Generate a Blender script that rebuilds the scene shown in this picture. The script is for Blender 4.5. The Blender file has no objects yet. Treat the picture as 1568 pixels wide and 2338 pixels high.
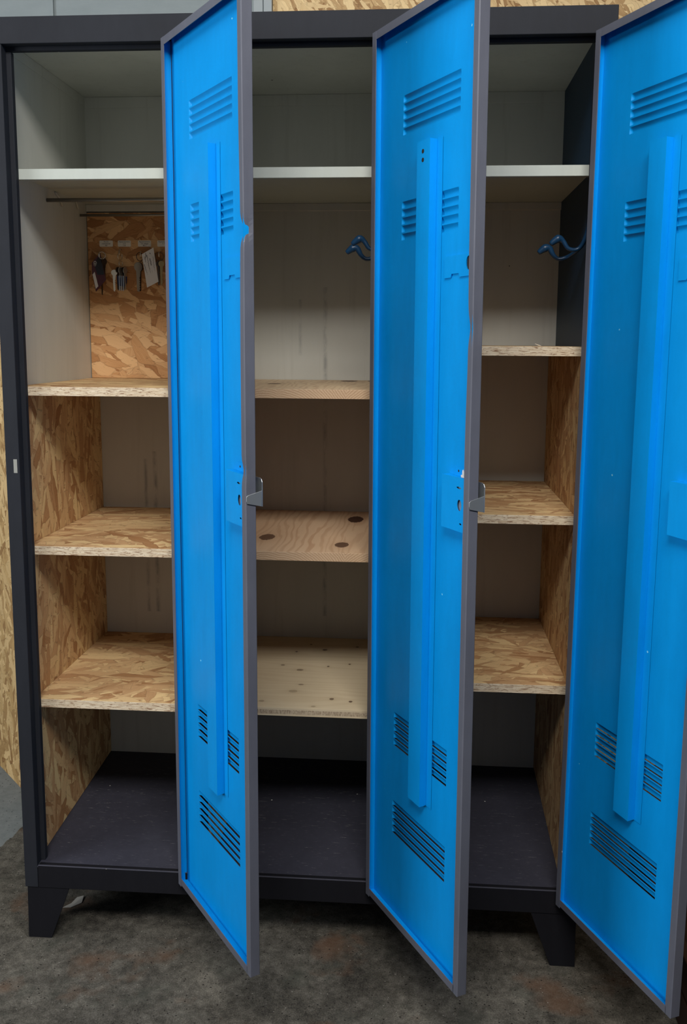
import bpy, bmesh, math, random
from mathutils import Vector, Matrix
random.seed(7)
S = bpy.context.scene
COL = S.collection

# ------------------------------------------------------------------ camera
FPX, SX, SY = 2124.758, 12.16, -81.03
yaw, pitch, roll = 0.07524, -0.14360, 0.006595
cy_, sy_, cp, sp, cr, sr = math.cos(yaw), math.sin(yaw), math.cos(pitch), math.sin(pitch), math.cos(roll), math.sin(roll)
fw = Vector((-sy_*cp, cy_*cp, sp)); rt = Vector((cy_, sy_, 0)); up = rt.cross(fw)
r2 = rt*cr + up*sr; u2 = -rt*sr + up*cr
cd = bpy.data.cameras.new('camera'); cam = bpy.data.objects.new('camera', cd); COL.objects.link(cam)
m = Matrix((r2, u2, -fw)).transposed().to_4x4(); m.translation = Vector((0.8481, -1.8429, 1.3150))
cam.matrix_world = m
cd.sensor_fit = 'HORIZONTAL'; cd.sensor_width = 36; cd.lens = FPX/1568*36
cd.shift_x = -SX/1568; cd.shift_y = SY/1568; cd.clip_start = .01
S.camera = cam
S.view_settings.view_transform = 'Standard'; S.view_settings.look = 'None'
S.view_settings.gamma = 1; S.view_settings.use_curve_mapping = False
S.view_settings.exposure = 0.0

# ------------------------------------------------------------------ world and lights
w = bpy.data.worlds.new('world'); S.world = w; w.use_nodes = True
w.node_tree.nodes['Background'].inputs[0].default_value = (.78, .86, 1, 1)
w.node_tree.nodes['Background'].inputs[1].default_value = .17

def area(name, loc, target, sx, sy, power, col):
    l = bpy.data.lights.new(name, 'AREA'); l.shape = 'RECTANGLE'; l.size = sx; l.size_y = sy
    l.energy = power; l.color = col
    o = bpy.data.objects.new(name, l); COL.objects.link(o); o.location = loc
    o.rotation_euler = (Vector(target)-Vector(loc)).to_track_quat('-Z', 'Y').to_euler()
    return o
area('ceiling_lamp_front', (.85, -2.15, 3.1), (.6, 0, 1.0), 1.6, .8, 112, (1, .97, .93))
area('window_left_light', (-2.0, -1.45, 1.70), (.5, -.2, 1.15), 1.3, 1.2, 50, (.93, .97, 1))

# ------------------------------------------------------------------ materials
def mat(name):
    m = bpy.data.materials.new(name); m.use_nodes = True
    nt = m.node_tree; b = nt.nodes['Principled BSDF']
    return m, nt, b
class NT:
    def __init__(s, nt): s.nt = nt
    def n(s, t, **k):
        x = s.nt.nodes.new(t)
        for a, v in k.items(): setattr(x, a, v)
        return x
    def put(s, sock, v):
        if isinstance(v, (int, float, tuple, list)): sock.default_value = v
        else: s.nt.links.new(v, sock)
    def math(s, op, a, b=None, c=None, clamp=False):
        x = s.n('ShaderNodeMath', operation=op, use_clamp=clamp)
        s.put(x.inputs[0], a)
        if b is not None: s.put(x.inputs[1], b)
        if c is not None: s.put(x.inputs[2], c)
        return x.outputs[0]
    def mapping(s, v, loc=(0,0,0), rot=(0,0,0), sc=(1,1,1)):
        x = s.n('ShaderNodeMapping'); s.put(x.inputs[0], v)
        x.inputs[1].default_value = loc; x.inputs[2].default_value = rot; x.inputs[3].default_value = sc
        return x.outputs[0]
    def noise(s, v, scale, detail=3, rough=.5, dist=0):
        x = s.n('ShaderNodeTexNoise'); s.put(x.inputs['Vector'], v)
        x.inputs['Scale'].default_value = scale; x.inputs['Detail'].default_value = detail
        x.inputs['Roughness'].default_value = rough; x.inputs['Distortion'].default_value = dist
        return x.outputs[0]
    def vor(s, v, scale, feature='F1', dim='2D'):
        x = s.n('ShaderNodeTexVoronoi', feature=feature, voronoi_dimensions=dim); s.put(x.inputs['Vector'], v)
        x.inputs['Scale'].default_value = scale
        return x
    def ramp(s, f, stops, interp='LINEAR'):
        x = s.n('ShaderNodeValToRGB'); s.put(x.inputs[0], f); cr = x.color_ramp; cr.interpolation = interp
        while len(cr.elements) < len(stops): cr.elements.new(1)
        for e, (p, c) in zip(cr.elements, stops):
            e.position = p; e.color = (c, c, c, 1) if isinstance(c, (int, float)) else (*c, 1)
        return x.outputs[0]
    def mix(s, f, a, b, mode='MIX'):
        x = s.n('ShaderNodeMix', data_type='RGBA', blend_type=mode)
        s.put(x.inputs[0], f); s.put(x.inputs[6], (*a, 1) if isinstance(a, tuple) else a); s.put(x.inputs[7], (*b, 1) if isinstance(b, tuple) else b)
        return x.outputs[2]
    def bump(s, h, strength, dist, b):
        x = s.n('ShaderNodeBump'); s.put(x.inputs['Height'], h); x.inputs['Strength'].default_value = strength
        x.inputs['Distance'].default_value = dist; s.nt.links.new(x.outputs[0], b.inputs['Normal'])
    def uv(s): return s.n('ShaderNodeUVMap').outputs[0]
    def obj(s): return s.n('ShaderNodeTexCoord').outputs['Object']
    def geo(s): return s.n('ShaderNodeNewGeometry').outputs['Position']
    def rnd(s): return s.n('ShaderNodeObjectInfo').outputs['Random']

def plain(name, col, rough=.5, metal=0, spec=.5, bump=0):
    m, nt, b = mat(name); t = NT(nt)
    b.inputs['Base Color'].default_value = (*col, 1); b.inputs['Roughness'].default_value = rough
    b.inputs['Metallic'].default_value = metal; b.inputs['Specular IOR Level'].default_value = spec
    if bump: t.bump(t.noise(t.geo(), 900, 2), bump, .0004, b)
    return m

def paint(name, col, rough=.42, var=.12, wear=(.6, .75, .85), wear_amt=0.0, spec=.4, scratch=0.0):
    """brushed-on metal paint: faint tone drift, fine orange peel, rare chips"""
    m, nt, b = mat(name); t = NT(nt); g = t.geo()
    big = t.noise(g, 3.5, 4, .6)
    fine = t.noise(t.mapping(g, sc=(1, 1, .25)), 60, 3, .6)
    f = t.math('ADD', t.math('MULTIPLY', big, .65), t.math('MULTIPLY', fine, .35))
    lo = tuple(c*(1-var) for c in col); hi = tuple(min(1, c*(1+var)) for c in col)
    c = t.mix(t.ramp(f, [(.35, 0.), (.65, 1.)]), lo, hi)
    if wear_amt:
        v = t.vor(g, 38, 'F1', '3D')
        sp_ = t.n('ShaderNodeSeparateColor'); nt.links.new(v.outputs['Color'], sp_.inputs[0])
        pick = t.math('GREATER_THAN', sp_.outputs[0], 1-wear_amt)
        near = t.math('LESS_THAN', t.math('ADD', v.outputs['Distance'], t.math('MULTIPLY', t.noise(g, 300, 2), .12)), .13)
        c = t.mix(t.math('MULTIPLY', pick, near), c, wear)
    if scratch:
        ns = t.noise(t.mapping(g, rot=(0, 0, .6), sc=(1, 9, 1)), 40, 4, .7)
        nb = t.noise(g, 5, 3)
        c = t.mix(t.math('MULTIPLY', t.ramp(ns, [(.62, 0.), (.72, scratch)]), nb), c, wear)
    nt.links.new(c, b.inputs['Base Color'])
    t.put(b.inputs['Roughness'], t.math('MULTIPLY_ADD', f, .12, rough-.06)); b.inputs['Specular IOR Level'].default_value = spec
    t.bump(t.math('ADD', t.noise(g, 260, 2), t.math('MULTIPLY', fine, .6)), .12, .0006, b)
    return m
BLUE = paint('blue_paint', (.0005, .30, .78), .45, .06, (.25, .7, .95), .035, .2)
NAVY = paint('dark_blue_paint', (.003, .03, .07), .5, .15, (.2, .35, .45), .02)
GREY = paint('anthracite_paint', (.115, .122, .155), .45, .10, (.4, .42, .45), .01, .4)
DARK = paint('dark_frame_paint', (.022, .024, .030), .62, .12, (.4, .4, .38), .01, .12)
DARK_DIM = paint('frame_paint_dimmed', (.011, .011, .014), .62, .12, (.4, .4, .38), .01, .12)  # frame paint darkened for rail, feet and skirt: weaker light low down, in the colour
FLOORP = paint('cabinet_floor_paint', (.044, .044, .060), .55, .15, (.75, .75, .7), .06, .2, .5)
SHELFW = paint('shelf_paint', (.47, .50, .45), .4, .05, (.4, .4, .35), .0, .4)
STEEL = plain('galvanised_steel', (.62, .66, .68), .38, .85)
CHROME = plain('nickel_wire', (.7, .68, .62), .25, 1)
ROD = plain('worn_steel_rod', (.32, .30, .27), .35, .9)
DKKEY = plain('dark_key_metal', (.10, .08, .07), .4, .8)
WHITEP = plain('white_plastic', (.72, .72, .70), .4)
BLACKH = plain('hole_black', (.01, .01, .012), .7)
PAPER = plain('tag_paper', (.80, .80, .82), .7)
STICK = plain('sticker', (.80, .78, .72), .6)
INK = plain('ink', (.03, .03, .05), .8)
MAROON = plain('maroon_card', (.09, .012, .018), .35)
BLACKP = plain('black_plastic', (.012, .010, .012), .35)
NAVYP = plain('navy_key_cover', (.01, .02, .09), .35)
BRASS = plain('brass_key', (.35, .27, .14), .35, .9)
SCRAP = plain('scrap_film', (.42, .40, .36), .5)

def cream_mat():
    m, nt, b = mat('cream_inner_paint'); t = NT(nt); g = t.geo()
    sx = t.n('ShaderNodeSeparateXYZ'); nt.links.new(g, sx.inputs[0]); X, Y, Z = sx.outputs
    base = t.mix(t.ramp(t.noise(t.mapping(g, sc=(1, 1, .3)), 5, 4, .6), [(.3, 0.), (.7, 1.)]), (.53, .53, .48), (.61, .605, .55))
    streak = t.noise(t.mapping(g, sc=(1, 1, .06)), 55, 3, .6)
    base = t.mix(t.math('MULTIPLY', t.ramp(streak, [(.55, 0.), (.75, 1.)]), .18), base, (.33, .32, .27))
    # old drips down the back wall
    drip = None
    for x0, z0, z1, wd, am in ((.6085, .60, 1.45, .0075, .5), (.1378, .60, 1.01, .007, .55), (.1632, .60, 1.03, .008, .6), (.545, 1.28, 1.42, .006, .4)):
        wob = t.math('MULTIPLY_ADD', t.noise(t.mapping(g, sc=(0, 0, 1)), 14, 2), .006, x0-.003)
        d = t.math('DIVIDE', t.math('ABSOLUTE', t.math('SUBTRACT', X, wob)), wd)
        band = t.math('SUBTRACT', 1., d, clamp=True)
        zin = t.math('MULTIPLY', t.math('GREATER_THAN', Z, z0), t.math('LESS_THAN', Z, z1))
        br = t.ramp(t.noise(t.mapping(g, loc=(x0*9, 0, 0), sc=(1, 0, .45)), 38, 4, .7), [(.38, 0.), (.62, 1.)])
        a = t.math('MULTIPLY', t.math('MULTIPLY', band, zin), t.math('MULTIPLY', br, am))
        a = t.math('MULTIPLY', a, t.math('GREATER_THAN', Y, .45))
        drip = a if drip is None else t.math('ADD', drip, a, clamp=True)
    base = t.mix(drip, base, (.11, .12, .14))
    # a few scuffs and specks
    v = t.vor(g, 16, 'F1', '3D'); sp_ = t.n('ShaderNodeSeparateColor'); nt.links.new(v.outputs['Color'], sp_.inputs[0])
    spot = t.math('MULTIPLY', t.math('GREATER_THAN', sp_.outputs[0], .9), t.math('LESS_THAN', v.outputs['Distance'], .05))
    base = t.mix(spot, base, (.05, .045, .04))
    nt.links.new(base, b.inputs['Base Color']); b.inputs['Roughness'].default_value = .5
    b.inputs['Specular IOR Level'].default_value = .3
    t.bump(t.noise(g, 160, 3), .12, .0008, b)
    return m
CREAM = cream_mat()

def osb_mat(name, main=0., light=(.66, .455, .235), mid=(.50, .30, .125), dark=(.25, .115, .038), long=.085, wide=.017, spread=1.0):
    """flakes in layers; each layer is a stretched voronoi in its own direction, the layer lying highest shows"""
    m, nt, b = mat(name); t = NT(nt)
    off = t.n('ShaderNodeCombineXYZ'); r = t.rnd()
    t.put(off.inputs[0], t.math('MULTIPLY', r, 7.3)); t.put(off.inputs[1], t.math('MULTIPLY', r, 3.1))
    va = t.n('ShaderNodeVectorMath', operation='ADD'); nt.links.new(t.uv(), va.inputs[0]); nt.links.new(off.outputs[0], va.inputs[1])
    p = va.outputs[0]
    wob = t.n('ShaderNodeTexNoise'); nt.links.new(p, wob.inputs['Vector']); wob.inputs['Scale'].default_value = 45; wob.inputs['Detail'].default_value = 3
    ws = t.n('ShaderNodeVectorMath', operation='SUBTRACT'); nt.links.new(wob.outputs['Color'], ws.inputs[0]); ws.inputs[1].default_value = (.5, .5, .5)
    wm = t.n('ShaderNodeVectorMath', operation='SCALE'); nt.links.new(ws.outputs[0], wm.inputs[0]); wm.inputs['Scale'].default_value = .010
    wa = t.n('ShaderNodeVectorMath', operation='ADD'); nt.links.new(p, wa.inputs[0]); nt.links.new(wm.outputs[0], wa.inputs[1])
    pw = wa.outputs[0]
    layers = [(0, 1., 1., 1.), (9, .96, .7, .6), (-14, .94, 1.2, .8), (34*spread, .94, .8, 1.1), (-41*spread, .92, .9, .8), (80*spread, .82, .6, 1.), (-63*spread, .84, .7, .6)]
    H = C = D = None
    for k, (deg, wgt, ls, wsz) in enumerate(layers):
        a = math.radians(deg)+main
        q = t.mapping(pw, loc=(k*3.7, k*1.9, 0), rot=(0, 0, a))
        q2 = t.mapping(q, sc=(1/(long*ls), 1/(wide*wsz), 1))
        v = t.vor(q2, 1); sc = t.n('ShaderNodeSeparateColor'); nt.links.new(v.outputs['Color'], sc.inputs[0])
        e = t.vor(q2, 1, 'DISTANCE_TO_EDGE').outputs['Distance']
        h = t.math('MULTIPLY', sc.outputs[0], wgt)
        grain = t.noise(t.mapping(q, sc=(18, 520, 1)), 1, 3, .6)
        tone = t.math('ADD', sc.outputs[1], t.math('MULTIPLY_ADD', grain, .5, -.25))
        if H is None: H, C, D = h, tone, e
        else:
            g = t.math('GREATER_THAN', h, H)
            H2 = t.math('MAXIMUM', H, h)
            C = t.math('ADD', C, t.math('MULTIPLY', g, t.math('SUBTRACT', tone, C)))
            D = t.math('ADD', D, t.math('MULTIPLY', g, t.math('SUBTRACT', e, D)))
            H = H2
    col = t.ramp(C, [(.0, dark), (.16, tuple((x+y)/2 for x, y in zip(dark, mid))), (.42, mid), (.68, light), (1., tuple(min(.85, x*1.18) for x in light))])
    gap = t.ramp(D, [(.0, .62), (.045, 1.)])
    col = t.mix(1., col, gap, 'MULTIPLY')
    slit = t.noise(t.mapping(pw, rot=(0, 0, main), sc=(45, 420, 1)), 1, 2, .5)
    col = t.mix(t.ramp(slit, [(.665, 0.), (.70, .75)]), col, (.10, .045, .015))
    big = t.noise(p, 3, 2); col = t.mix(t.math('MULTIPLY', big, .35), col, tuple(x*.8 for x in mid))
    nt.links.new(col, b.inputs['Base Color']); b.inputs['Roughness'].default_value = .62; b.inputs['Specular IOR Level'].default_value = .25
    t.bump(t.math('ADD', H, t.ramp(D, [(0., 0.), (.08, .3)])), .35, .0012, b)
    return m
OSB_H = osb_mat('osb_shelf_face', 0., light=(.76, .53, .27), mid=(.63, .39, .195), dark=(.37, .175, .07), wide=.021, long=.10)
OSB_V = osb_mat('osb_lining_face', math.pi/2, light=(.78, .53, .26), mid=(.64, .385, .185), dark=(.38, .175, .065), wide=.020, long=.085)
OSB_K = osb_mat('osb_key_board_face', .35, light=(.74, .46, .23), mid=(.56, .29, .12), dark=(.32, .13, .045), long=.075, wide=.024)
OSB_B = osb_mat('osb_back_wall_face', .9, light=(.74, .55, .30), mid=(.60, .41, .20), wide=.014, long=.085)
OSB_W = osb_mat('osb_wall_face', math.pi/2, light=(.70, .49, .24), mid=(.56, .36, .15), wide=.016, long=.07)

def osb_edge():
    m, nt, b = mat('osb_cut_edge'); t = NT(nt); uv = t.uv()
    n1 = t.noise(t.mapping(uv, sc=(70, 400, 1)), 1, 4, .7, .8)
    n2 = t.noise(t.mapping(uv, loc=(3, 5, 0), sc=(25, 260, 1)), 1, 3, .6, .4)
    c = t.ramp(n2, [(.3, (.56, .42, .27)), (.6, (.74, .62, .45)), (.8, (.8, .7, .55))])
    c = t.mix(t.ramp(n1, [(.525, 0.), (.61, .85)]), c, (.24, .125, .065))
    nt.links.new(c, b.inputs['Base Color']); b.inputs['Roughness'].default_value = .7; b.inputs['Specular IOR Level'].default_value = .2
    t.bump(n1, .5, .0012, b)
    return m
OSB_E = osb_edge()

def pine(name, axis, knots, light, dark, ringw=.011, contrast=1.):
    """axis 0: grain runs along x, axis 1: grain runs into the cabinet; knots = (x, y, rx, ry, darkness)"""
    m, nt, b = mat(name); t = NT(nt); uv = t.uv()
    s = t.n('ShaderNodeSeparateXYZ'); nt.links.new(uv, s.inputs[0]); U, V = s.outputs[0], s.outputs[1]
    along, across = (U, V) if axis == 0 else (V, U)
    pert = None; km = None; halo = None
    for (kx, ky, rx, ry, dk) in knots:
        dx = t.math('DIVIDE', t.math('SUBTRACT', U, kx), rx); dy = t.math('DIVIDE', t.math('SUBTRACT', V, ky), ry)
        d2 = t.math('ADD', t.math('MULTIPLY', dx, dx), t.math('MULTIPLY', dy, dy))
        d = t.math('SQRT', d2)
        d = t.math('ADD', d, t.math('MULTIPLY_ADD', t.noise(uv, 160, 2), .5, -.25))
        k = t.math('MULTIPLY', t.math('LESS_THAN', d, 1.), dk)
        h = t.math('DIVIDE', 1., t.math('MULTIPLY_ADD', d2, .35, 1.))
        km = k if km is None else t.math('MAXIMUM', km, k)
        side = t.math('SIGN', t.math('SUBTRACT', across, kx if axis == 1 else ky))
        pp = t.math('MULTIPLY', t.math('MULTIPLY', h, side), -(rx if axis == 1 else ry)*.9)
        pert = pp if pert is None else t.math('ADD', pert, pp)
        halo = h if halo is None else t.math('MAXIMUM', halo, h)
    low = t.noise(t.mapping(uv, sc=(.8, 5, 1) if axis == 0 else (5, .8, 1)), 2.4, 3, .55)
    acr = t.math('ADD', across, t.math('MULTIPLY', low, .13))
    if pert is not None: acr = t.math('ADD', acr, pert)
    ring = t.math('SINE', t.math('MULTIPLY', acr, 2*math.pi/ringw))
    ring = t.ramp(t.math('MULTIPLY_ADD', ring, .5, .5), [(.45, 0.), (.9, 1.)])
    fine = t.noise(t.mapping(uv, sc=(8, 700, 1) if axis == 0 else (700, 8, 1)), 1, 3, .6)
    var = t.noise(t.mapping(uv, sc=(2, 30, 1) if axis == 0 else (30, 2, 1)), 1, 2, .5)
    f = t.math('ADD', t.math('MULTIPLY', t.math('MULTIPLY', ring, var), .75*contrast), t.math('MULTIPLY_ADD', fine, .3, -.1), clamp=True)
    c = t.mix(f, light, dark)
    if halo is not None: c = t.mix(t.math('MULTIPLY', t.math('POWER', halo, 1.6), .55), c, tuple(x*.8 for x in dark))
    if km is not None: c = t.mix(km, c, (.07, .03, .018))
    nt.links.new(c, b.inputs['Base Color']); b.inputs['Roughness'].default_value = .55; b.inputs['Specular IOR Level'].default_value = .3
    t.bump(fine, .2, .0004, b)
    return m
PINE_A = pine('pine_upper_shelf', 1, [(.5154, .28, .016, .022, .8), (.6735, .462, .021, .03, 1), (.735, .47, .016, .03, 1)], (.74, .56, .36), (.48, .29, .16), .016)
PINE_B = pine('pine_middle_shelf', 1, [(.5134, .1804, .017, .032, .8), (.6861, .1165, .015, .026, .85), (.6962, .4095, .019, .040, 1)], (.74, .52, .33), (.48, .26, .14), .020)
PINE_C = pine('pine_lower_shelf', 0, [(.5774, .1334, .010, .008, .25), (.5898, .175, .006, .004, .5), (.5168, .071, .006, .005, .3), (.6676, .0951, .005, .006, .7), (.7098, .0839, .004, .005, .8), (.632, .05, .005, .004, .3),
    (.575, .27, .008, .006, .55), (.62, .42, .006, .006, .8), (.58, .46, .003, .003, .9), (.55, .40, .003, .004, .8), (.53, .30, .005, .004, .6), (.64, .30, .003, .004, .8), (.69, .32, .003, .004, .8), (.70, .45, .004, .004, .8)], (.70, .585, .40), (.56, .42, .25), .024, .6)
def end_grain():
    m, nt, b = mat('pine_end_grain'); t = NT(nt); uv = t.uv()
    s = t.n('ShaderNodeSeparateXYZ'); nt.links.new(uv, s.inputs[0]); U, V = s.outputs[0], s.outputs[1]
    cell = t.math('FLOOR', t.math('DIVIDE', U, .14))
    rr = t.n('ShaderNodeTexWhiteNoise', noise_dimensions='1D'); nt.links.new(cell, rr.inputs['W'])
    cx = t.math('ADD', t.math('MULTIPLY', cell, .14), t.math('MULTIPLY', rr.outputs[0], .14))
    dx = t.math('SUBTRACT', U, cx); dz = t.math('SUBTRACT', t.math('MODULO', V, .34), t.math('MULTIPLY_ADD', rr.outputs[0], .03, .10))
    d = t.math('SQRT', t.math('ADD', t.math('MULTIPLY', dx, dx), t.math('MULTIPLY', dz, dz)))
    d = t.math('ADD', d, t.math('MULTIPLY', t.noise(uv, 60, 2), .004))
    ring = t.ramp(t.math('MULTIPLY_ADD', t.math('SINE', t.math('MULTIPLY', d, 2*math.pi/.0045)), .5, .5), [(.5, 0.), (.85, 1.)])
    sp_ = t.noise(uv, 700, 3, .7)
    c = t.mix(ring, (.64, .45, .28), (.50, .31, .17)); c = t.mix(t.ramp(sp_, [(.5, 0.), (.65, .55)]), c, (.36, .18, .10))
    nt.links.new(c, b.inputs['Base Color']); b.inputs['Roughness'].default_value = .7; t.bump(sp_, .3, .0006, b)
    return m
PINE_E = end_grain()

def ply_edge():
    m, nt, b = mat('layered_board_edge'); t = NT(nt); uv = t.uv()
    s = t.n('ShaderNodeSeparateXYZ'); nt.links.new(uv, s.inputs[0]); U, V = s.outputs[0], s.outputs[1]
    lines = t.noise(t.mapping(uv, sc=(7, 600, 1)), 1, 3, .6)
    c = t.mix(t.ramp(lines, [(.4, 0.), (.7, 1.)]), (.70, .585, .40), (.58, .45, .28))
    mid = t.math('MULTIPLY', t.math('GREATER_THAN', V, .5268), t.math('LESS_THAN', V, .5362))
    arc = t.noise(t.mapping(uv, rot=(0, 0, .7), sc=(260, 90, 1)), 1, 3, .6, 1.2)
    c2 = t.mix(t.ramp(arc, [(.42, 0.), (.6, 1.)]), (.56, .45, .31), (.34, .25, .16))
    c = t.mix(mid, c, c2)
    nt.links.new(c, b.inputs['Base Color']); b.inputs['Roughness'].default_value = .65; t.bump(arc, .2, .0004, b)
    return m
PLY_E = ply_edge()

def concrete():
    m, nt, b = mat('concrete_floor'); t = NT(nt); g = t.geo()
    n1 = t.noise(g, 3.2, 8, .68); n2 = t.noise(g, 34, 8, .8); n3 = t.noise(g, 330, 4, .8)
    f = t.math('ADD', t.math('ADD', t.math('MULTIPLY', n1, .30), t.math('MULTIPLY', n2, .38)), t.math('MULTIPLY', n3, .32))
    c = t.ramp(f, [(.41, (.020, .018, .015)), (.475, (.064, .058, .047)), (.53, (.112, .102, .084)), (.61, (.22, .20, .165))])
    rust = t.noise(t.mapping(g, loc=(4, 2, 0)), 5, 4, .6)
    c = t.mix(t.ramp(rust, [(.56, 0.), (.68, .5)]), c, (.15, .072, .036))
    green = t.noise(t.mapping(g, loc=(14, 7, 0)), 9, 4, .6)
    c = t.mix(t.ramp(green, [(.55, 0.), (.7, .45)]), c, (.065, .07, .055))
    v = t.vor(t.mapping(g, sc=(1, 1.4, 1)), 120, 'F1', '3D'); s = t.n('ShaderNodeSeparateColor'); nt.links.new(v.outputs['Color'], s.inputs[0])
    pit = t.math('MULTIPLY', t.math('GREATER_THAN', s.outputs[0], .66), t.math('LESS_THAN', t.math('ADD', v.outputs['Distance'], t.math('MULTIPLY', s.outputs[2], .16)), .24))
    c = t.mix(pit, c, (.014, .012, .010))
    pale = t.math('MULTIPLY', t.math('LESS_THAN', s.outputs[1], .08), t.math('LESS_THAN', v.outputs['Distance'], .14))
    c = t.mix(pale, c, (.36, .34, .30))
    # grey floor paint behind and left of the locker, with a worn edge
    sx = t.n('ShaderNodeSeparateXYZ'); nt.links.new(g, sx.inputs[0])
    edge = t.math('ADD', t.math('MULTIPLY_ADD', sx.outputs[1], -.12, sx.outputs[0]), t.math('MULTIPLY', t.noise(g, 14, 4, .6), .03))
    on = t.math('LESS_THAN', edge, -.252)
    back = t.math('GREATER_THAN', sx.outputs[1], .24)
    pm = t.math('MULTIPLY', on, back)
    gp = t.mix(t.ramp(n2, [(.4, 0.), (.7, 1.)]), (.15, .165, .165), (.21, .225, .225)); gp = t.mix(pit, gp, (.04, .04, .04))
    c = t.mix(pm, c, gp)
    nt.links.new(c, b.inputs['Base Color']); b.inputs['Roughness'].default_value = .85; b.inputs['Specular IOR Level'].default_value = .2
    t.bump(f, .5, .004, b)
    return m
CONC = concrete()
def wallpaint():
    m, nt, b = mat('grey_painted_wall'); t = NT(nt); g = t.geo()
    n = t.noise(t.mapping(g, sc=(1, 1, 2.5)), 9, 4, .6)
    c = t.mix(n, (.20, .24, .25), (.27, .31, .325)); nt.links.new(c, b.inputs['Base Color']); b.inputs['Roughness'].default_value = .7
    t.bump(t.noise(t.mapping(g, sc=(.4, 1, 3)), 40, 4, .6), .3, .002, b)
    return m
GWALL = wallpaint()
LGREY = plain('light_grey_trim', (.30, .34, .36), .5)
BROWNW = pine('dark_brown_wood', 1, [], (.022, .008, .005), (.012, .005, .003), .02)

# ------------------------------------------------------------------ mesh helpers
class MB:
    """collects geometry in world metres; box-projected uv in metres; face -> material index"""
    def __init__(s): s.bm = bmesh.new(); s.mi = 0
    def face(s, pts, mi=None):
        f = s.bm.faces.new([s.bm.verts.new(p) for p in pts]); f.material_index = s.mi if mi is None else mi; return f
    def box(s, a, b, mi=None, M=None):
        (x0, y0, z0), (x1, y1, z1) = a, b
        P = [(x, y, z) for z in (z0, z1) for y in (y0, y1) for x in (x0, x1)]
        if M: P = [M @ Vector(p) for p in P]
        v = [s.bm.verts.new(p) for p in P]; fs = []
        for q in ((0,2,3,1), (4,5,7,6), (0,1,5,4), (2,6,7,3), (0,4,6,2), (1,3,7,5)):
            f = s.bm.faces.new([v[i] for i in q]); f.material_index = s.mi if mi is None else mi; fs.append(f)
        return fs
    def prism(s, poly, ext, mi=None):
        """poly: list of 3-D points, ext: extrusion vector"""
        e = Vector(ext); a = [s.bm.verts.new(p) for p in poly]; b = [s.bm.verts.new(Vector(p)+e) for p in poly]
        k = s.mi if mi is None else mi; n = len(poly)
        for f in ([a, b[::-1]] + [[a[i], b[i], b[(i+1) % n], a[(i+1) % n]][::-1] for i in range(n)]):
            s.bm.faces.new(f).material_index = k
    def sheet(s, outer, holes, ext, mi=None):
        """flat sheet with holes: loops of 3-D points"""
        k = s.mi if mi is None else mi; e = Vector(ext); tmp = bmesh.new(); edges = []
        for lp in [outer]+holes:
            vs = [tmp.verts.new(p) for p in lp]
            edges += [tmp.edges.new((vs[i], vs[(i+1) % len(vs)])) for i in range(len(vs))]
        bmesh.ops.triangle_fill(tmp, edges=edges, use_beauty=True)
        for f in tmp.faces:
            s.face([v.co for v in f.verts], k); s.face([v.co+e for v in reversed(f.verts)], k)
        for lp in [outer]+holes:
            n = len(lp)
            for i in range(n):
                p, q = Vector(lp[i]), Vector(lp[(i+1) % n]); s.face([p, q, q+e, p+e], k)
        tmp.free()
    def tube(s, pts, r, seg=10, mi=None, closed=False, caps=True):
        pts = [Vector(p) for p in pts]; n = len(pts); k = s.mi if mi is None else mi
        rr = r if isinstance(r, (list, tuple)) else [r]*n
        rings = []; up_ = None
        for i, p in enumerate(pts):
            if closed: d = pts[(i+1) % n]-pts[i-1]
            else: d = pts[min(i+1, n-1)]-pts[max(i-1, 0)]
            d.normalize()
            if up_ is None: up_ = d.orthogonal().normalized()
            a = (up_ - d*up_.dot(d)).normalized(); up_ = a; b = d.cross(a)
            rings.append([s.bm.verts.new(p+(a*math.cos(2*math.pi*j/seg)+b*math.sin(2*math.pi*j/seg))*rr[i]) for j in range(seg)])
        for i in range(n if closed else n-1):
            A, B = rings[i], rings[(i+1) % n]
            for j in range(seg):
                f = s.bm.faces.new((A[j], A[(j+1) % seg], B[(j+1) % seg], B[j])); f.material_index = k; f.smooth = True
        if caps and not closed:
            s.bm.faces.new(rings[0][::-1]).material_index = k; s.bm.faces.new(rings[-1]).material_index = k
    def build(s, name, mats, parent=None, M=None, origin=None, bevel=0, weld=True, mesh=None):
        bm = s.bm
        if weld: bmesh.ops.remove_doubles(bm, verts=bm.verts, dist=1e-6)
        bmesh.ops.recalc_face_normals(bm, faces=bm.faces)
        uv = bm.loops.layers.uv.new('UVMap')
        for f in bm.faces:
            n = f.normal; ax = max(range(3), key=lambda i: abs(n[i]))
            for l in f.loops:
                c = l.vert.co; l[uv].uv = (c.y, c.z) if ax == 0 else ((c.x, c.z) if ax == 1 else (c.x, c.y))
        xs = [v.co for v in bm.verts]
        if origin is None and M is None:
            lo = [min(c[i] for c in xs) for i in range(3)]; hi = [max(c[i] for c in xs) for i in range(3)]
            origin = Vector(((lo[0]+hi[0])/2, (lo[1]+hi[1])/2, lo[2]))
        if origin is not None and M is None: bmesh.ops.translate(bm, verts=bm.verts, vec=-Vector(origin))
        me = bpy.data.meshes.new(name); bm.to_mesh(me); bm.free()
        for m_ in (mats if isinstance(mats, (list, tuple)) else [mats]): me.materials.append(m_)
        o = bpy.data.objects.new(name, me); COL.objects.link(o)
        if M is not None: o.matrix_world = M
        else: o.location = origin
        adopt(o, parent)
        if bevel:
            md = o.modifiers.new('bevel', 'BEVEL'); md.width = bevel; md.segments = 2; md.limit_method = 'ANGLE'; md.angle_limit = math.radians(40)
        return o
def adopt(o, parent):
    if parent is not None:
        o.parent = parent; o.matrix_parent_inverse = world(parent).inverted()
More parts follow.
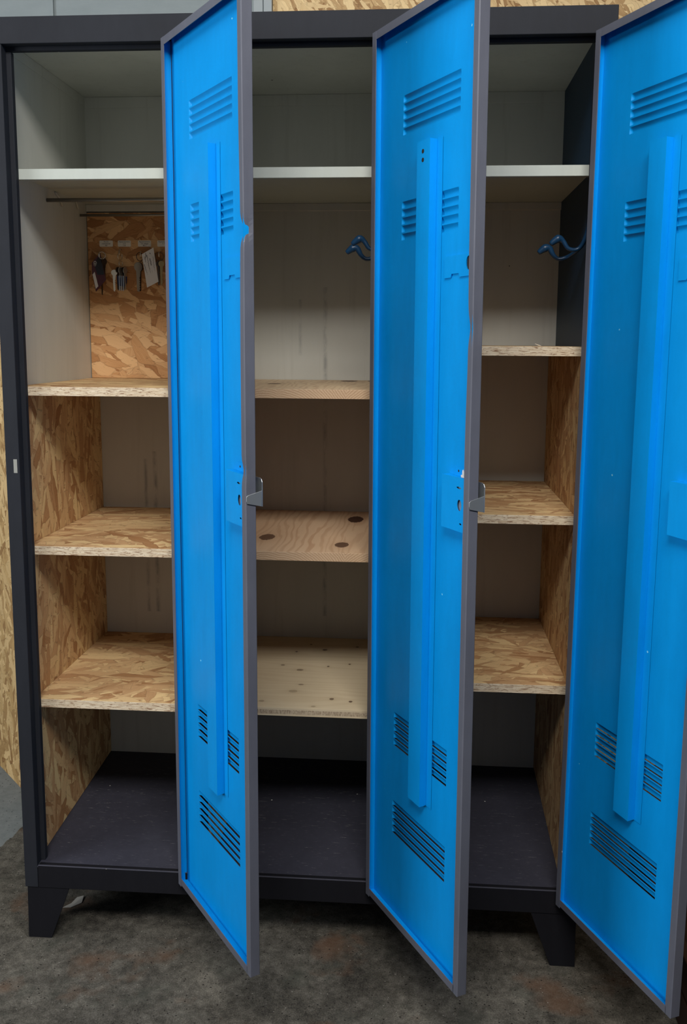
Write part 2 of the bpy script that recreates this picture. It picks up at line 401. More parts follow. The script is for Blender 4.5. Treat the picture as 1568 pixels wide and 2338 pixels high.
def world(o):
    m_ = o.matrix_basis.copy()
    if o.parent: m_ = world(o.parent) @ o.matrix_parent_inverse @ m_
    return m_
def tag(o, label=None, cat=None, group=None, kind=None):
    for k, v in (('label', label), ('category', cat), ('group', group), ('kind', kind)):
        if v: o[k] = v
    return o
def empty(name, loc, label, cat, group=None):
    o = bpy.data.objects.new(name, None); COL.objects.link(o); o.location = loc; o.empty_display_size = .05
    return tag(o, label, cat, group)
def one(name, a, b, mats, parent=None, bevel=0, M=None):
    m_ = MB(); m_.box(a, b); return m_.build(name, mats, parent, bevel=bevel)

# ------------------------------------------------------------------ dimensions (metres)
W, D = 1.2, .5183
ZT, ZH, ZL, ZB, ZC = 1.9305, 1.881, .1726, .121, 1.9109
D1, D2 = .385, .79           # partition centres
def zfl(y): return ZL-.001 + (.2021-ZL+.001)*max(0, y)/D

# ------------------------------------------------------------------ setting
fl = MB(); fl.box((-4, -4.6, -.1), (4.5, 2.2, 0)); tag(fl.build('floor', CONC), kind='structure')
wb = MB(); wb.box((-4, 1.0, 0), (.397, 1.12, 3.2)); tag(wb.build('wall_back', GWALL), kind='structure')
wo = MB(); wo.box((.404, 1.0, 0), (4.5, 1.12, 3.2)); tag(wo.build('wall_back', OSB_B), kind='structure')
tr = MB(); tr.box((.349, .985, 0), (.377, 1.0, 3.2)); tr.box((.379, .982, 0), (.4035, 1.0, 3.2)); tag(tr.build('trim_1', LGREY, bevel=.0015), kind='structure')
t2 = MB(); t2.box((-.256, .992, 0), (-.248, 1.0, 3.2)); tag(t2.build('trim_2', GWALL), kind='structure')
wl = MB(); wl.box((-4.1, -4.6, 0), (-4, 1.12, 3.2)); tag(wl.build('wall_left', GWALL), kind='structure')
wr = MB(); wr.box((4.5, -4.6, 0), (4.6, 1.12, 3.2)); tag(wr.build('wall_right', plain('dark_wall', (.03, .03, .032), .8)), kind='structure')
ce = MB(); ce.box((-4, -4.6, 3.2), (4.5, 1.12, 3.3)); tag(ce.build('ceiling', plain('ceiling_white', (.6, .6, .58), .8)), kind='structure')

# slanted osb sheet seen left of the locker
a, b_ = Vector((-.98, 1.0-.006, 0)), Vector((-.245, .605, 0))
p1, p0 = Vector((-.3221, .6876, 0)), Vector((-.4368, .811, 0))
dr_ = (p1-p0).normalized(); nn = Vector((dr_.y, -dr_.x, 0))
if nn.y > 0: nn = -nn
A_ = p1-dr_*.40; B_ = p1+dr_*.10
sh = MB()
sh.prism([A_, B_, B_-nn*.018, A_-nn*.018], (0, 0, 1.75))
o = sh.build('osb_sheet', [OSB_W]); tag(o, 'pale OSB sheet standing on the floor behind the left post of the locker', 'board')

# ------------------------------------------------------------------ the locker
L = empty('locker', (W/2, D/2, 0), 'tall anthracite three-bay steel locker with its three blue-lined doors swung open', 'locker')
def P(name, boxes, mats, bevel=.0008, mi=None):
    m_ = MB()
    for q in boxes: m_.box(*q)
    return m_.build(name, mats, L, bevel=bevel)
# front frame
P('header', [((0, 0, ZH), (W, .02, ZT)), ((.012, .0205, ZH-.0075), (W-.012, .034, ZC))], DARK, .0012)
P('left_post', [((0, 0, .1215), (.0292, .022, ZH-.0005)), ((.0062, .0225, ZL+.001), (.0385, .036, ZH-.008))], DARK, .001)
P('right_post', [((1.173, 0, .1215), (W, .022, ZH-.0005)), ((1.164, .0225, ZL+.001), (1.194, .036, ZH-.008))], DARK, .001)
P('centre_post', [((D1-.022, 0, ZL+.0005), (D1+.022, .022, ZH-.0005))], DARK, .001)
P('centre_post', [((D2-.022, 0, ZL+.0005), (D2+.022, .022, ZH-.0005))], DARK, .001)
P('front_rail', [((.030, .0003, ZB), (1.172, .022, ZL))], DARK_DIM, .001)
# keeper slot in the left post
m_ = MB(); m_.box((.0168, -.0006, 1.043), (.0245, .0, 1.0715)); m_.build('strike_slot', plain('slot_grey', (.30, .30, .27), .5), L, bevel=.0002)
# casing
P('left_side_panel', [((0, .022, .12), (.0058, D+.008, ZT))], [CREAM], 0)
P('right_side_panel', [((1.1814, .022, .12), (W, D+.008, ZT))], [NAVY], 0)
P('back_panel', [((.0058, D, .12), (1.1814, D+.008, ZT))], [CREAM], 0)
P('top_panel', [((.0058, .0345, ZC), (1.1814, D, ZT))], [CREAM], 0)
P('top_seam_strip', [((.0062, D-.0022, 1.8845), (1.181, D-.0002, ZC-.0004)), ((.0062, .04, 1.889), (.0075, D-.003, ZC-.0004))], CREAM, .0006)
P('partition', [((D1-.008, .022, ZL+.002), (D1+.008, D, ZC))], [CREAM], 0)
P('partition', [((D2-.008, .022, ZL+.002), (D2+.008, D, ZC))], [CREAM], 0)
m_ = MB()
m_.prism([(.0058, .0005, ZL-.0008), (.0058, D, .2015), (.0058, D, .12), (.0058, .0225, .12), (.0058, .0225, ZL-.004), (.0058, .0005, ZL-.004)], (1.1756, 0, 0))
m_.build('floor_panel', FLOORP, L)
# fold of the floor sheet over the rail
P('floor_lip', [((.031, -.0004, ZL-.0003), (1.171, .004, ZL+.0006))], paint('chipped_lip_paint', (.07, .07, .09), .5, .1, (.75, .72, .62), .16, .2), .0002)
# feet: pressed sheet, L-shaped
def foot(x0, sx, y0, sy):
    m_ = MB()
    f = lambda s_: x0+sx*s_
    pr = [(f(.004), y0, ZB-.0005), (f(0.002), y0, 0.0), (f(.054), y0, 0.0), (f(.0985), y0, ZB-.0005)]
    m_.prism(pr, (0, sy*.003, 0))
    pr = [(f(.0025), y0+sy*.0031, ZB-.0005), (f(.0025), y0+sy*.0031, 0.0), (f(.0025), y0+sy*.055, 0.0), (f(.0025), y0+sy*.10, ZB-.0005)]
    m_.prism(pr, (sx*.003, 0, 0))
    m_.build('foot', DARK_DIM, L, bevel=.0006)
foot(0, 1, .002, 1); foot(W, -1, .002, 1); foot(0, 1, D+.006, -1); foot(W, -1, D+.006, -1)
P('bottom_skirt', [((.003, D+.002, .0835), (W-.003, D+.006, .1195)), ((.003, .10, .0835), (.006, D-.1, .1195))], DARK_DIM, .0006)
# light steel shelves near the top
bays = ((.0062, D1-.0085), (D1+.0085, D2-.0085), (D2+.0085, 1.181))
for x0, x1 in bays:
    m_ = MB(); z = 1.6540
    m_.box((x0, .0372, z-.0018), (x1, D-.0005, z)); m_.box((x0, .0365, z-.0205), (x1, .0385, z))
    m_.box((x0, .0385, z-.0205), (x1, .052, z-.0190))
    s_ = m_.build('metal_shelf', SHELFW, L, bevel=.0006)
    tag(s_, 'pale grey painted steel shelf with a folded white front edge')
    for xx in (x0+.062, x1-.062):
        one('shelf_tab', (xx-.017, .132, z-.0048), (xx+.017, .142, z-.0021), CREAM, L, .0005)
    m_ = MB(); m_.box((x0, D-.014, z-.0195), (x1, D-.0006, z-.0022)); m_.build('shelf_back_rail', CREAM, L, bevel=.0006)
# hanging rods under the left shelf
for y, z, r in ((.255, 1.6255, .0044), (.462, 1.6195, .0032)):
    m_ = MB(); m_.tube([(.0065, y, z), (D1-.009, y, z)], r, 12); m_.build('hanging_rod', ROD, L)
CLIPW = plain('clip_white', (.5, .5, .46), .5)
for (y0_, z0_, y1_, z1_) in ((.300, 1.650, .340, 1.625), (.42, 1.651, .442, 1.632)):
    m_ = MB(); m_.tube([(.0085, y0_, z0_), (.010, (y0_+y1_)/2, (z0_+z1_)/2+.004), (.009, y1_, z1_)], .0022, 6)
    m_.build('rod_clip', CLIPW, L)
# coat hooks on the right-hand partition sides
def coat_hook(x, mt):
    m_ = MB()
    m_.box((x-.003, .070, 1.50), (x-.0005, .105, 1.60))
    def arm(pts, rads):
        P_ = [Vector((x+dx, y, z)) for dx, y, z in pts]
        # smooth
        Q = []; R = []
        for i in range(len(P_)-1):
            for k in range(6):
                t_ = k/6; p_ = [P_[max(i-1, 0)], P_[i], P_[i+1], P_[min(i+2, len(P_)-1)]]
                Q.append(.5*((2*p_[1])+(-p_[0]+p_[2])*t_+(2*p_[0]-5*p_[1]+4*p_[2]-p_[3])*t_*t_+(-p_[0]+3*p_[1]-3*p_[2]+p_[3])*t_**3))
                R.append(rads[i]+(rads[i+1]-rads[i])*t_)
        Q.append(P_[-1]); R.append(rads[-1]); m_.tube(Q, R, 10)
    arm([(-.002, .088, 1.575), (-.008, .092, 1.53), (-.020, .10, 1.504), (-.040, .10, 1.503), (-.052, .10, 1.518), (-.062, .10, 1.5225), (-.077, .10, 1.512)], [.0035, .004, .004, .0042, .0050, .0085, .0045])
    arm([(-.002, .088, 1.535), (-.012, .12, 1.51), (-.030, .155, 1.494), (-.050, .16, 1.488), (-.062, .16, 1.496), (-.070, .16, 1.509), (-.080, .16, 1.510), (-.093, .16, 1.5005)], [.0035, .004, .004, .0042, .0045, .0065, .0085, .0045])
    o = m_.build('coat_hook', mt, L); tag(o, 'dark blue double coat hook')
HOOKB = paint('hook_blue', (.006, .035, .085), .35, .1)
coat_hook(1.1814, HOOKB); coat_hook(D2-.008, HOOKB)

# ------------------------------------------------------------------ doors
DW, DT, DH, LIP = .3590, .0197, 1.7275, .0145
TP = DT-.001
def dgauss(z, z0, s): return math.exp(-((z-z0)/s)**2)
CL = [(.0885, .281, 1.5985), (.087, .150, 1.4125), (.222, .281, 1.4125), (.080, .150, .4275), (.222, .279, .4275), (.078, .279, .2405)]
LH, LP = .0118, .0143
def louvre_mesh(length):
    m_ = MB(); nx, nz = 14, 7
    g = lambda s_: math.sin(min(1, min(s_, length-s_)/.0055)*math.pi/2)
    V = [[m_.bm.verts.new((s_, .0043*g(s_)*math.sin(min(1, (j/nz)*1.5)*math.pi/2), -LH*j/nz)) for j in range(nz+1)]
         for s_ in [length*(.5-.5*math.cos(math.pi*(i/nx))) if False else (0, .0015, .003, .0045, .006, length*.2, length*.35, length*.5, length*.65, length*.8, length-.006, length-.0045, length-.003, length-.0015, length)[i] for i in range(nx+1)]]
    for i in range(nx):
        for j in range(nz):
            f = m_.bm.faces.new((V[i][j], V[i+1][j], V[i+1][j+1], V[i][j+1])); f.smooth = True
    return m_
door_info = [
 (1, (.3465, -.0075, .1563), 125.71, -.00045, .0010, [(1.339, .015, .0085), (.94, .014, .004), (1.36, .12, .002)], 'left'),
 (2, (.7523, -.0099, .1576), 120.16, -.0019, .0010, [(1.18, .020, .0035), (1.14, .10, .002)], 'middle'),
 (3, (1.1510, -.0111, .1545), 114.69, .0046, .00015, [(1.0, .2, .001)], 'right')]
louv_cache = {}
for idx, base, ang, tx, ty, dents, side in door_info:
    a = math.radians(ang); s0 = Vector((-math.cos(a), -math.sin(a), 0)); n0 = Vector((math.sin(a), -math.cos(a), 0))
    z2 = Vector((tx, ty, 1)).normalized(); n2 = (n0-z2*n0.dot(z2)).normalized(); s2 = n2.cross(z2)
    M = Matrix((s2, n2, z2)).transposed().to_4x4(); M.translation = Vector(base)
    # the pan: inner sheet with louvre openings (blue), folded flanges and return lips (grey outside, blue inside)
    m_ = MB(); B, G = 0, 1
    ss = sorted({.0, DW, *[c for k in CL for c in k[:2]]}); zs = {0., DH}
    for c in CL:
        for k in range(5): zs |= {round(c[2]-k*LP, 6), round(c[2]-k*LP-LH, 6)}
    zs = sorted(zs)
    def inhole(s_, z_):
        for c in CL:
            if c[0] < s_ < c[1]:
                for k in range(5):
                    if c[2]-k*LP-LH < z_ < c[2]-k*LP: return True
        return False
    e = .0006
    for i in range(len(ss)-1):
        for j in range(len(zs)-1):
            if inhole((ss[i]+ss[i+1])/2, (zs[j]+zs[j+1])/2): continue
            q = [(ss[i], zs[j]), (ss[i+1], zs[j]), (ss[i+1], zs[j+1]), (ss[i], zs[j+1])]
            m_.face([(u, TP, v) for u, v in q], B); m_.face([(u, TP+e, v) for u, v in q[::-1]], G)
    # flanges: inner faces blue, outer faces grey
    def quad(p, mi): m_.face(p, mi)
    th = .001
    for s_, inn in ((0, th), (DW, -th)):
        if s_ == 0:
            quad([(0, 0, 0), (0, DT, 0), (0, DT, DH), (0, 0, DH)], G)
            quad([(th, th, th), (th, TP, th), (th, TP, DH-th), (th, th, DH-th)], B)
    for z_, zi in ((0, th), (DH, DH-th)):
        quad([(0, 0, z_), (DW, 0, z_), (DW, DT, z_), (0, DT, z_)], G)
        quad([(th, th, zi), (DW-th, th, zi), (DW-th, TP, zi), (th, TP, zi)], B)
    # return lips top and bottom, hinge side
    m_.box((.0150, 0, 0), (DW-.012, th, LIP), G); m_.box((.0150, 0, DH-LIP), (DW-.012, th, DH), G)
    m_.box((0, -.0004, -.004), (.0142, th, DH), G)
    # free edge: swept profile with dents
    N = 220; rows = []
    for i in range(N+1):
        z_ = DH*i/N; ds = 0; 
        for zc, sg, am in dents: ds += am*dgauss(z_, zc, sg)
        c = .0016
        prof = [(DW-LIP+ds*.9, th+ds*.5), (DW-LIP+ds*.9, 0+ds*.5), (DW-LIP*.5+ds*.5, ds*.45), (DW-c-ds*.1, ds*.45), (DW-ds*.25, c+ds*.5), (DW-ds*.22, DT*.55), (DW, DT-c*.6), (DW-c*.6, DT)]
        rows.append([m_.bm.verts.new((p, q, z_)) for p, q in prof])
    for i in range(N):
        for j in range(7):
            f = m_.bm.faces.new((rows[i][j], rows[i][j+1], rows[i+1][j+1], rows[i+1][j])); f.material_index = G
    quad([(DW-.002, th, th), (DW-.002, TP, th), (DW-.002, TP, DH-th), (DW-.002, th, DH-th)], B)
    door = m_.build('door', [BLUE, GREY], L, M=M, weld=False)
    tag(door, 'door of the %s bay, blue inside with grey edges' % side)
    def part(mb, name, mats, bevel=0, weld=True, T=None):
        o_ = mb.build(name, mats, door, M=M @ T if T else M, bevel=bevel, weld=weld); return o_
    for c in CL:
        ln = round(c[1]-c[0], 4)
        for k in range(5):
            T = Matrix.Translation((c[0], TP, c[2]-k*LP))
            if ln not in louv_cache:
                o_ = part(louvre_mesh(ln), 'louvre', BLUE, T=T); louv_cache[ln] = o_.data
            else:
                o_ = bpy.data.objects.new('louvre', louv_cache[ln]); COL.objects.link(o_); o_.matrix_world = M @ T; adopt(o_, door)
    # stiffener: hat-section channel
    z0, z1 = .290, 1.5015; h = .0150; t_ = .001; d0 = TP-.0007
    pf = [(.1475, d0), (.1665, d0), (.1672, d0-h), (.2112, d0-h), (.2098, d0-.0002), (.2293, d0)]
    m_ = MB()
    lo = [m_.bm.verts.new((s_, d_, z0)) for s_, d_ in pf]; hi = [m_.bm.verts.new((s_, d_, z1)) for s_, d_ in pf]
    lo2 = [m_.bm.verts.new((s_, d_+(.0007 if i in (0, 5) else .0009), z0)) for i, (s_, d_) in enumerate(pf)]
    hi2 = [m_.bm.verts.new((s_, d_+(.0007 if i in (0, 5) else .0009), z1)) for i, (s_, d_) in enumerate(pf)]
    for i in range(5):
        m_.bm.faces.new((lo[i], lo[i+1], hi[i+1], hi[i])); m_.bm.faces.new((lo2[i+1], lo2[i], hi2[i], hi2[i+1]))
        m_.bm.faces.new((lo[i], lo2[i], lo2[i+1], lo[i+1])); m_.bm.faces.new((hi[i+1], hi2[i+1], hi2[i], hi[i]))
    part(m_, 'stiffener', BLUE, bevel=.0012)
    if idx == 2:
        for zz in (1.4835, 1.4690):
            m_ = MB(); m_.tube([(.188, d0-h-.0004, zz), (.188, d0-h+.0002, zz)], .0038, 14); part(m_, 'screw_hole', BLACKH)
    # upper guide plate with a notch and a hole
    dp = TP-.0026; m_ = MB()
    outer = [(.2440, dp, 1.2655), (.2640, dp, 1.2655), (.2670, dp, 1.2715), (.2890, dp, 1.2715), (.2920, dp, 1.2655), (.3300, dp, 1.2655), (.3300, dp, 1.3020), (.2440, dp, 1.3020)]
    hole = [(.3270+.0085*math.cos(q), dp, 1.2865+.0125*math.sin(q)) for q in [2*math.pi*k/18 for k in range(18)]]
    hole = [(min(x_, .3292), y_, z_) for x_, y_, z_ in hole] if False else [(.3190+.0075*math.cos(q), dp, 1.2865+.0115*math.sin(q)) for q in [2*math.pi*k/18 for k in range(18)]]
    m_.sheet(outer, [hole], (0, .0022, 0)); part(m_, 'guide_plate', BLUE)
    m_ = MB(); m_.tube([(.319, TP-.0008, 1.2865), (.319, TP-.0002, 1.2865)], .0110, 16); part(m_, 'plate_hole', BLACKH)
    # lock cover: box with slots, keyhole and fixing tab
    x0, x1, zz0, zz1, f0 = .2700, .3475, .8405, .9325, .0032
    ov = lambda cx, cz, rx, rz, n=20: [(cx+rx*math.cos(2*math.pi*k/n), f0, cz+rz*math.sin(2*math.pi*k/n)) for k in range(n)]
    m_ = MB()
    m_.sheet([(x0, f0, zz0), (x1, f0, zz0), (x1, f0, zz1), (x0, f0, zz1)], [ov(.3265, .8855, .0068, .0098), ov(.3240, .9152, .0072, .0019, 12), ov(.3310, .8540, .0036, .0017, 12)], (0, .0010, 0))
    m_.box((x0, f0+.001, zz0), (x0+.001, TP-.0008, zz1)); m_.box((x1-.001, f0+.001, zz0), (x1, TP-.0008, zz1))
    m_.box((x0+.001, f0+.001, zz1-.001), (x1-.001, TP-.0008, zz1)); m_.box((x0+.001, f0+.001, zz0), (x1-.001, TP-.0008, zz0+.001))
    m_.box((x0+.018, TP-.0016, zz1), (x1-.001, TP-.0008, zz1+.0155))
    part(m_, 'lock_cover', BLUE)
    m_ = MB(); m_.box((.312, f0+.0035, .846), (.3415, f0+.011, .926)); part(m_, 'lock_mechanism', STEEL)
    m_ = MB(); m_.tube([(.3015, TP-.0020, .9405), (.3015, TP-.0016, .9405)], .0020, 10); part(m_, 'screw_hole', BLACKH)
    m_ = MB(); m_.box((.3320, .0075, .8190), (.3425, .0100, .8400)); part(m_, 'lock_rod', [WHITEP], bevel=.001)
    if idx != 1:
        m_ = MB(); m_.box((.326, .0055, .9330), (.3440, .0135, .9375)); m_.tube([(.330, .009, .9375), (.329, .008, .946)], .0015, 6); m_.tube([(.338, .009, .9375), (.340, .008, .948)], .0015, 6)
        m_.box((.329, .0060, .9375), (.3425, .0120, .9435))
        part(m_, 'lock_spring_clip', WHITEP, bevel=.0006)
    # latch bracket on the free edge
    m_ = MB(); s1 = DW+.0012
    m_.prism([(s1, .0006, .8885), (s1, .0022, .8840), (s1, .0292, .8775), (s1, .0300, .9050), (s1, .0035, .8985), (s1, .0006, .8960)], (.0013, 0, 0))
    m_.prism([(DW-.034, .0302, .8770), (DW+.0022, .0302, .8770), (DW+.0022, .0302, .9195), (DW-.001, .0302, .9245), (DW-.006, .0302, .9262), (DW-.034, .0302, .9262)], (0, .0012, 0))
    m_.box((DW-.034, .0212, .886), (DW-.030, .0302, .915))
    part(m_, 'latch', STEEL, bevel=.0004)

# ------------------------------------------------------------------ boards in the bays
def board(name, x0, x1, y0, y1, z1, th, mats, label, front=1, tilt=0.):
    m_ = MB(); fs = m_.box((x0, y0, z1-th), (x1, y1, z1))
    for f in fs:
        f.normal_update()
        if abs(f.normal.z) < .5: f.material_index = front
    o = m_.build(name, mats, bevel=.0006); tag(o, label, 'shelf'); return o
TH = .0188; Y0, Y1 = .0375, D-.0012
ZA, ZA3, ZBs, ZB3, ZCs, ZC3 = 1.2192, 1.3085, .8817, .9692, .5413, .6104
x0, x1 = .0064, D1-.0086
sh_osb = 'OSB shelves in the left bay'
for z, lb in ((ZA, 'OSB shelf board of the left bay that the key board stands on'), (ZBs, 'middle OSB shelf board of the left bay, second below the steel shelf'), (ZCs, 'lowest OSB shelf board of the left bay with long pale flakes')):
    tag(board('osb_shelf', x0, x1, Y0, Y1, z, TH, [OSB_H, OSB_E], lb), group=sh_osb)
x0, x1 = D1+.0086, D2-.0086
for z, mt, lb, e_ in ((ZA, PINE_A, 'top pine shelf board of the middle bay, just below eye level with rough end grain', PINE_E), (ZBs, PINE_B, 'reddish pine shelf board with three big dark knots in the middle bay', PINE_E), (ZCs, PINE_C, 'pale spruce shelf board with many pin knots, lowest in the middle bay', PLY_E)):
    o = board('pine_shelf', x0, x1, Y0, Y1, z, TH, [mt, e_], lb); tag(o, group='pine shelves in the middle bay')
x0, x1 = D2+.0086, 1.1812
for z, lb in ((ZA3, 'OSB shelf board of the right bay at eye level, only its cut edge showing'), (ZB3, 'middle OSB shelf board of the right bay beside the middle door latch'), (ZC3, 'lowest OSB shelf board of the right bay')):
    tag(board('osb_shelf', x0, x1, Y0, Y1, z, TH, [OSB_H, OSB_E], lb), group='OSB shelves in the right bay')
def lining(x0, x1, zb, zt, label, slope=False):
    m_ = MB(); b0 = zfl(Y0)+.0012 if slope else zb; b1 = .2021+.0012 if slope else zb
    pts = [(x0, Y0+.001, b0), (x0, Y1, b1), (x0, Y1, zt), (x0, Y0+.001, zt)]
    m_.prism(pts, (x1-x0, 0, 0)); bm = m_.bm; bmesh.ops.recalc_face_normals(bm, faces=bm.faces)
    for f in bm.faces:
        if abs(f.normal.x) < .5: f.material_index = 1
    o = m_.build('osb_lining', [OSB_V, OSB_E], bevel=.0004); tag(o, label, 'board'); return o
g = 'OSB uprights lining the left bay'
for zb, zt, s_, lb in ((ZBs+.0003, ZA-TH-.0003, False, 'upper OSB upright on the left wall of the left bay, beneath the key board shelf'),
                       (ZCs+.0003, ZBs-TH-.0003, False, 'second OSB upright on the left wall of the left bay, between middle and lowest shelf'),
                       (0, ZCs-TH-.0003, True, 'lowest OSB upright on the left wall of the left bay, touching the dark floor')):
    tag(lining(.0063, .0231, zb, zt, lb, s_), group=g)
g = 'OSB uprights lining the right bay'
for zb, zt, s_, lb in ((ZB3+.0003, ZA3-TH-.0003, False, 'upper OSB upright on the right wall of the right bay, below the dark blue wall'),
                       (ZC3+.0003, ZB3-TH-.0003, False, 'second OSB upright on the right wall of the right bay, between middle and lowest shelf'),
                       (0, ZC3-TH-.0003, True, 'lowest OSB upright on the right wall of the right bay, touching the dark floor')):
    tag(lining(1.1652, 1.1811, zb, zt, lb, s_), group=g)
g = 'OSB uprights lining the middle bay'
for zb, zt, s_, wd in ((ZBs+.0003, ZA-TH-.0003, False, 'upper'), (ZCs+.0003, ZBs-TH-.0003, False, 'second'), (0, ZCs-TH-.0003, True, 'lowest')):
    tag(lining(D1+.0087, D1+.0240, zb, zt, '%s OSB upright inside the middle bay, on its left side behind the left door' % wd, s_), group=g)

# key board with stickers and cup hooks
KY = D-.0135
kb = empty('key_board', (.19, KY+.006, ZA), 'reddish OSB key board with white labels and cup hooks at the back of left bay', 'key board')
m_ = MB(); m_.box((.0075, KY, ZA+.0006), (D1-.0105, D-.0008, 1.631))
for f in m_.bm.faces:
    f.normal_update()
    if abs(f.normal.y) < .5: f.material_index = 1
m_.build('board', [OSB_K, OSB_E], kb, bevel=.0005)
HK = [(.0427, 1.5357), (.0936, 1.5405), (.1474, 1.5360), (.1945, 1.5357), (.248, 1.5357), (.300, 1.5357)]
LB = [(.0380, .0725, ['Accès', 'communal', '1B•']), (.0853, .1186, ['Appartement', '215', '11b']), (.1370, .1702, ['Appartement', '1er étage', '4b 1']), (.1862, .2195, ['Appartement', 'C 7']), (.236, .270, []), (.286, .320, [])]
def text_mesh(txt, size, M_, name, mt, parent, align='CENTER'):
    cu = bpy.data.curves.new('tmp', 'FONT'); cu.body = txt; cu.size = size; cu.align_x = align; cu.resolution_u = 2; cu.extrude = .00005
    ob = bpy.data.objects.new('tmp', cu); COL.objects.link(ob)
    dg = bpy.context.evaluated_depsgraph_get(); me = bpy.data.meshes.new_from_object(ob.evaluated_get(dg))
    bpy.data.objects.remove(ob); bpy.data.curves.remove(cu)
    me.name = name; me.materials.clear(); me.materials.append(mt)
    o = bpy.data.objects.new(name, me); COL.objects.link(o); o.matrix_world = M_; adopt(o, parent); return o
RX = Matrix.Rotation(math.pi/2, 4, 'X')
def rrect(x0, x1, z0, z1, r, y):
    out = []
    for cx, cz, a0 in ((x1-r, z1-r, 0), (x0+r, z1-r, 90), (x0+r, z0+r, 180), (x1-r, z0+r, 270)):
        for k in range(4):
            q = math.radians(a0+30*k); out.append((cx+r*math.cos(q), y, cz+r*math.sin(q)))
    return out
for (xa, xb, lines), (hx, hz) in zip(LB, HK):
    m_ = MB(); m_.prism(rrect(xa, xb, 1.5483, 1.5633, .0022, KY-.0005), (0, .0004, 0)); st = m_.build('sticker', STICK, kb)
    for k, ln in enumerate(lines):
        text_mesh(ln, .0052, Matrix.Translation(((xa+xb)/2, KY-.00062, 1.5588-k*.0046)) @ RX, 'lettering', INK, st)
    m_ = MB(); cz = hz-.004
    m_.tube([(hx, KY-.0001, hz), (hx, KY-.010, hz)]+[(hx, KY-.010-.008*math.sin(q), cz-.004+.008*math.cos(q)) for q in [math.radians(25*k) for k in range(0, 8)]], .0013, 8)
    m_.build('cup_hook', CHROME, kb)
def ring(m_, c, r, wr, tilt=0., mi=None):
    pts = []
    for k in range(20):
        q = 2*math.pi*k/20; pts.append((c[0]+r*math.cos(q)*math.cos(tilt), c[1]+r*math.cos(q)*math.sin(tilt), c[2]+r*math.sin(q)))
    m_.tube(pts, wr, 6, closed=True, mi=mi)
def key(m_, x, y, z, ln, hw, th=.0018, turn=0., teeth=True):
    """flat key hanging from its bow at (x,y,z), blade down"""
    c, s = math.cos(turn), math.sin(turn)
    pts = [(hw*math.sin(q), hw*math.cos(q)-hw) for q in [math.radians(d_) for d_ in range(-150, 151, 25)]]
    b = [(hw*.34, -ln)] if not teeth else []
    if teeth:
        for k in range(6):
            zz = -2*hw-(ln-2*hw)*(.25+.75*k/6); b += [(hw*.36, zz), (hw*.16, zz-(ln-2*hw)*.07)]
    poly = pts+b+[(hw*.1, -ln-.002), (-hw*.34, -ln)]
    P_ = [Vector((x+u*c, y+u*s, z+v)) for u, v in poly]
    m_.prism(P_, (-s*th, c*th, 0))
# board units (0.12 mm) -> metres on the key board
def K(cx, cz, dy=.010): return (.0427+(cx-155)*1.2e-4, KY-dy, 1.5400-(cz-330)*1.2e-4)
gk = 'key sets hanging on the key board'
# 1: maroon and black tag
e1 = empty('key_set', K(155, 1200), 'key set with maroon and black slanted tag under the leftmost label', 'keys', gk)
m_ = MB(); ring(m_, K(205, 450, .0152), .0085, .0009, .3); m_.build('ring', CHROME, e1)
m_ = MB(); m_.prism([K(170, 395, .0155), K(195, 560, .015), K(270, 950, .014), K(75, 1200, .024), K(12, 800, .026), K(12, 610, .026)], (0, .0016, 0)); tg = m_.build('tag', MAROON, e1)
m_ = MB(); m_.prism([K(150, 440, .0168), K(195, 565, .0163), K(245, 845, .0160), K(110, 850, .0215), K(60, 640, .0245)], (0, .0006, 0)); m_.build('black_field', BLACKP, tg)
m_ = MB(); m_.prism([K(66, 792, .0255), K(26, 850, .0272), K(82, 1140, .0262), K(128, 1085, .0232)], (0, .0008, 0)); m_.build('white_strip', PAPER, tg)
m_ = MB(); ring(m_, K(85, 610, .0262), .0042, .0004, .9); ring(m_, K(88, 600, .0262), .0022, .0004, .9); ring(m_, K(80, 650, .0262), .0028, .0004, .9); m_.build('emblem', PAPER, tg)
m_ = MB(); key(m_, *K(240, 500, .0115), .048, .0085, turn=1.0); key(m_, *K(180, 560, .0095), .082, .006, turn=1.3); m_.build('key', DKKEY, e1)
# 2: navy covered keys
e2 = empty('key_set', K(600, 1190), 'key set with dark grey and navy blue bows under the second label', 'keys', gk)
m_ = MB(); ring(m_, K(590, 470, .0158), .0090, .0009, 1.25); ring(m_, K(600, 620, .0150), .0068, .0009, 1.2); m_.build('ring', CHROME, e2)
for kx, dy, mt_ in ((560, .0225, DKKEY), (605, .019, STEEL), (650, .0155, DKKEY), (690, .013, STEEL)):
    m_ = MB(); key(m_, *K(kx, 690, dy), .055, .0082, turn=1.25); m_.build('key', mt_, e2)
m_ = MB(); m_.prism([K(540, 880, .0272), K(712, 880, .0110), K(705, 1010, .0110), K(670, 1090, .013), K(560, 1075, .0270)], (0, .0020, 0)); m_.build('key_cover', NAVYP, e2)
m_ = MB()
for k_ in range(3): m_.prism([K(585+k_*34, 870, .0285-.003*k_), K(600+k_*34, 870, .0283-.003*k_), K(600+k_*34, 1180, .0283-.003*k_), K(585+k_*34, 1180, .0285-.003*k_)], (0, .0010, 0))
m_.build('blade', STEEL, e2)
m_ = MB(); key(m_, *K(495, 750, .030), .052, .0075, turn=.45); m_.build('key', plain('pale_key', (.72, .70, .62), .3, .3), e2)
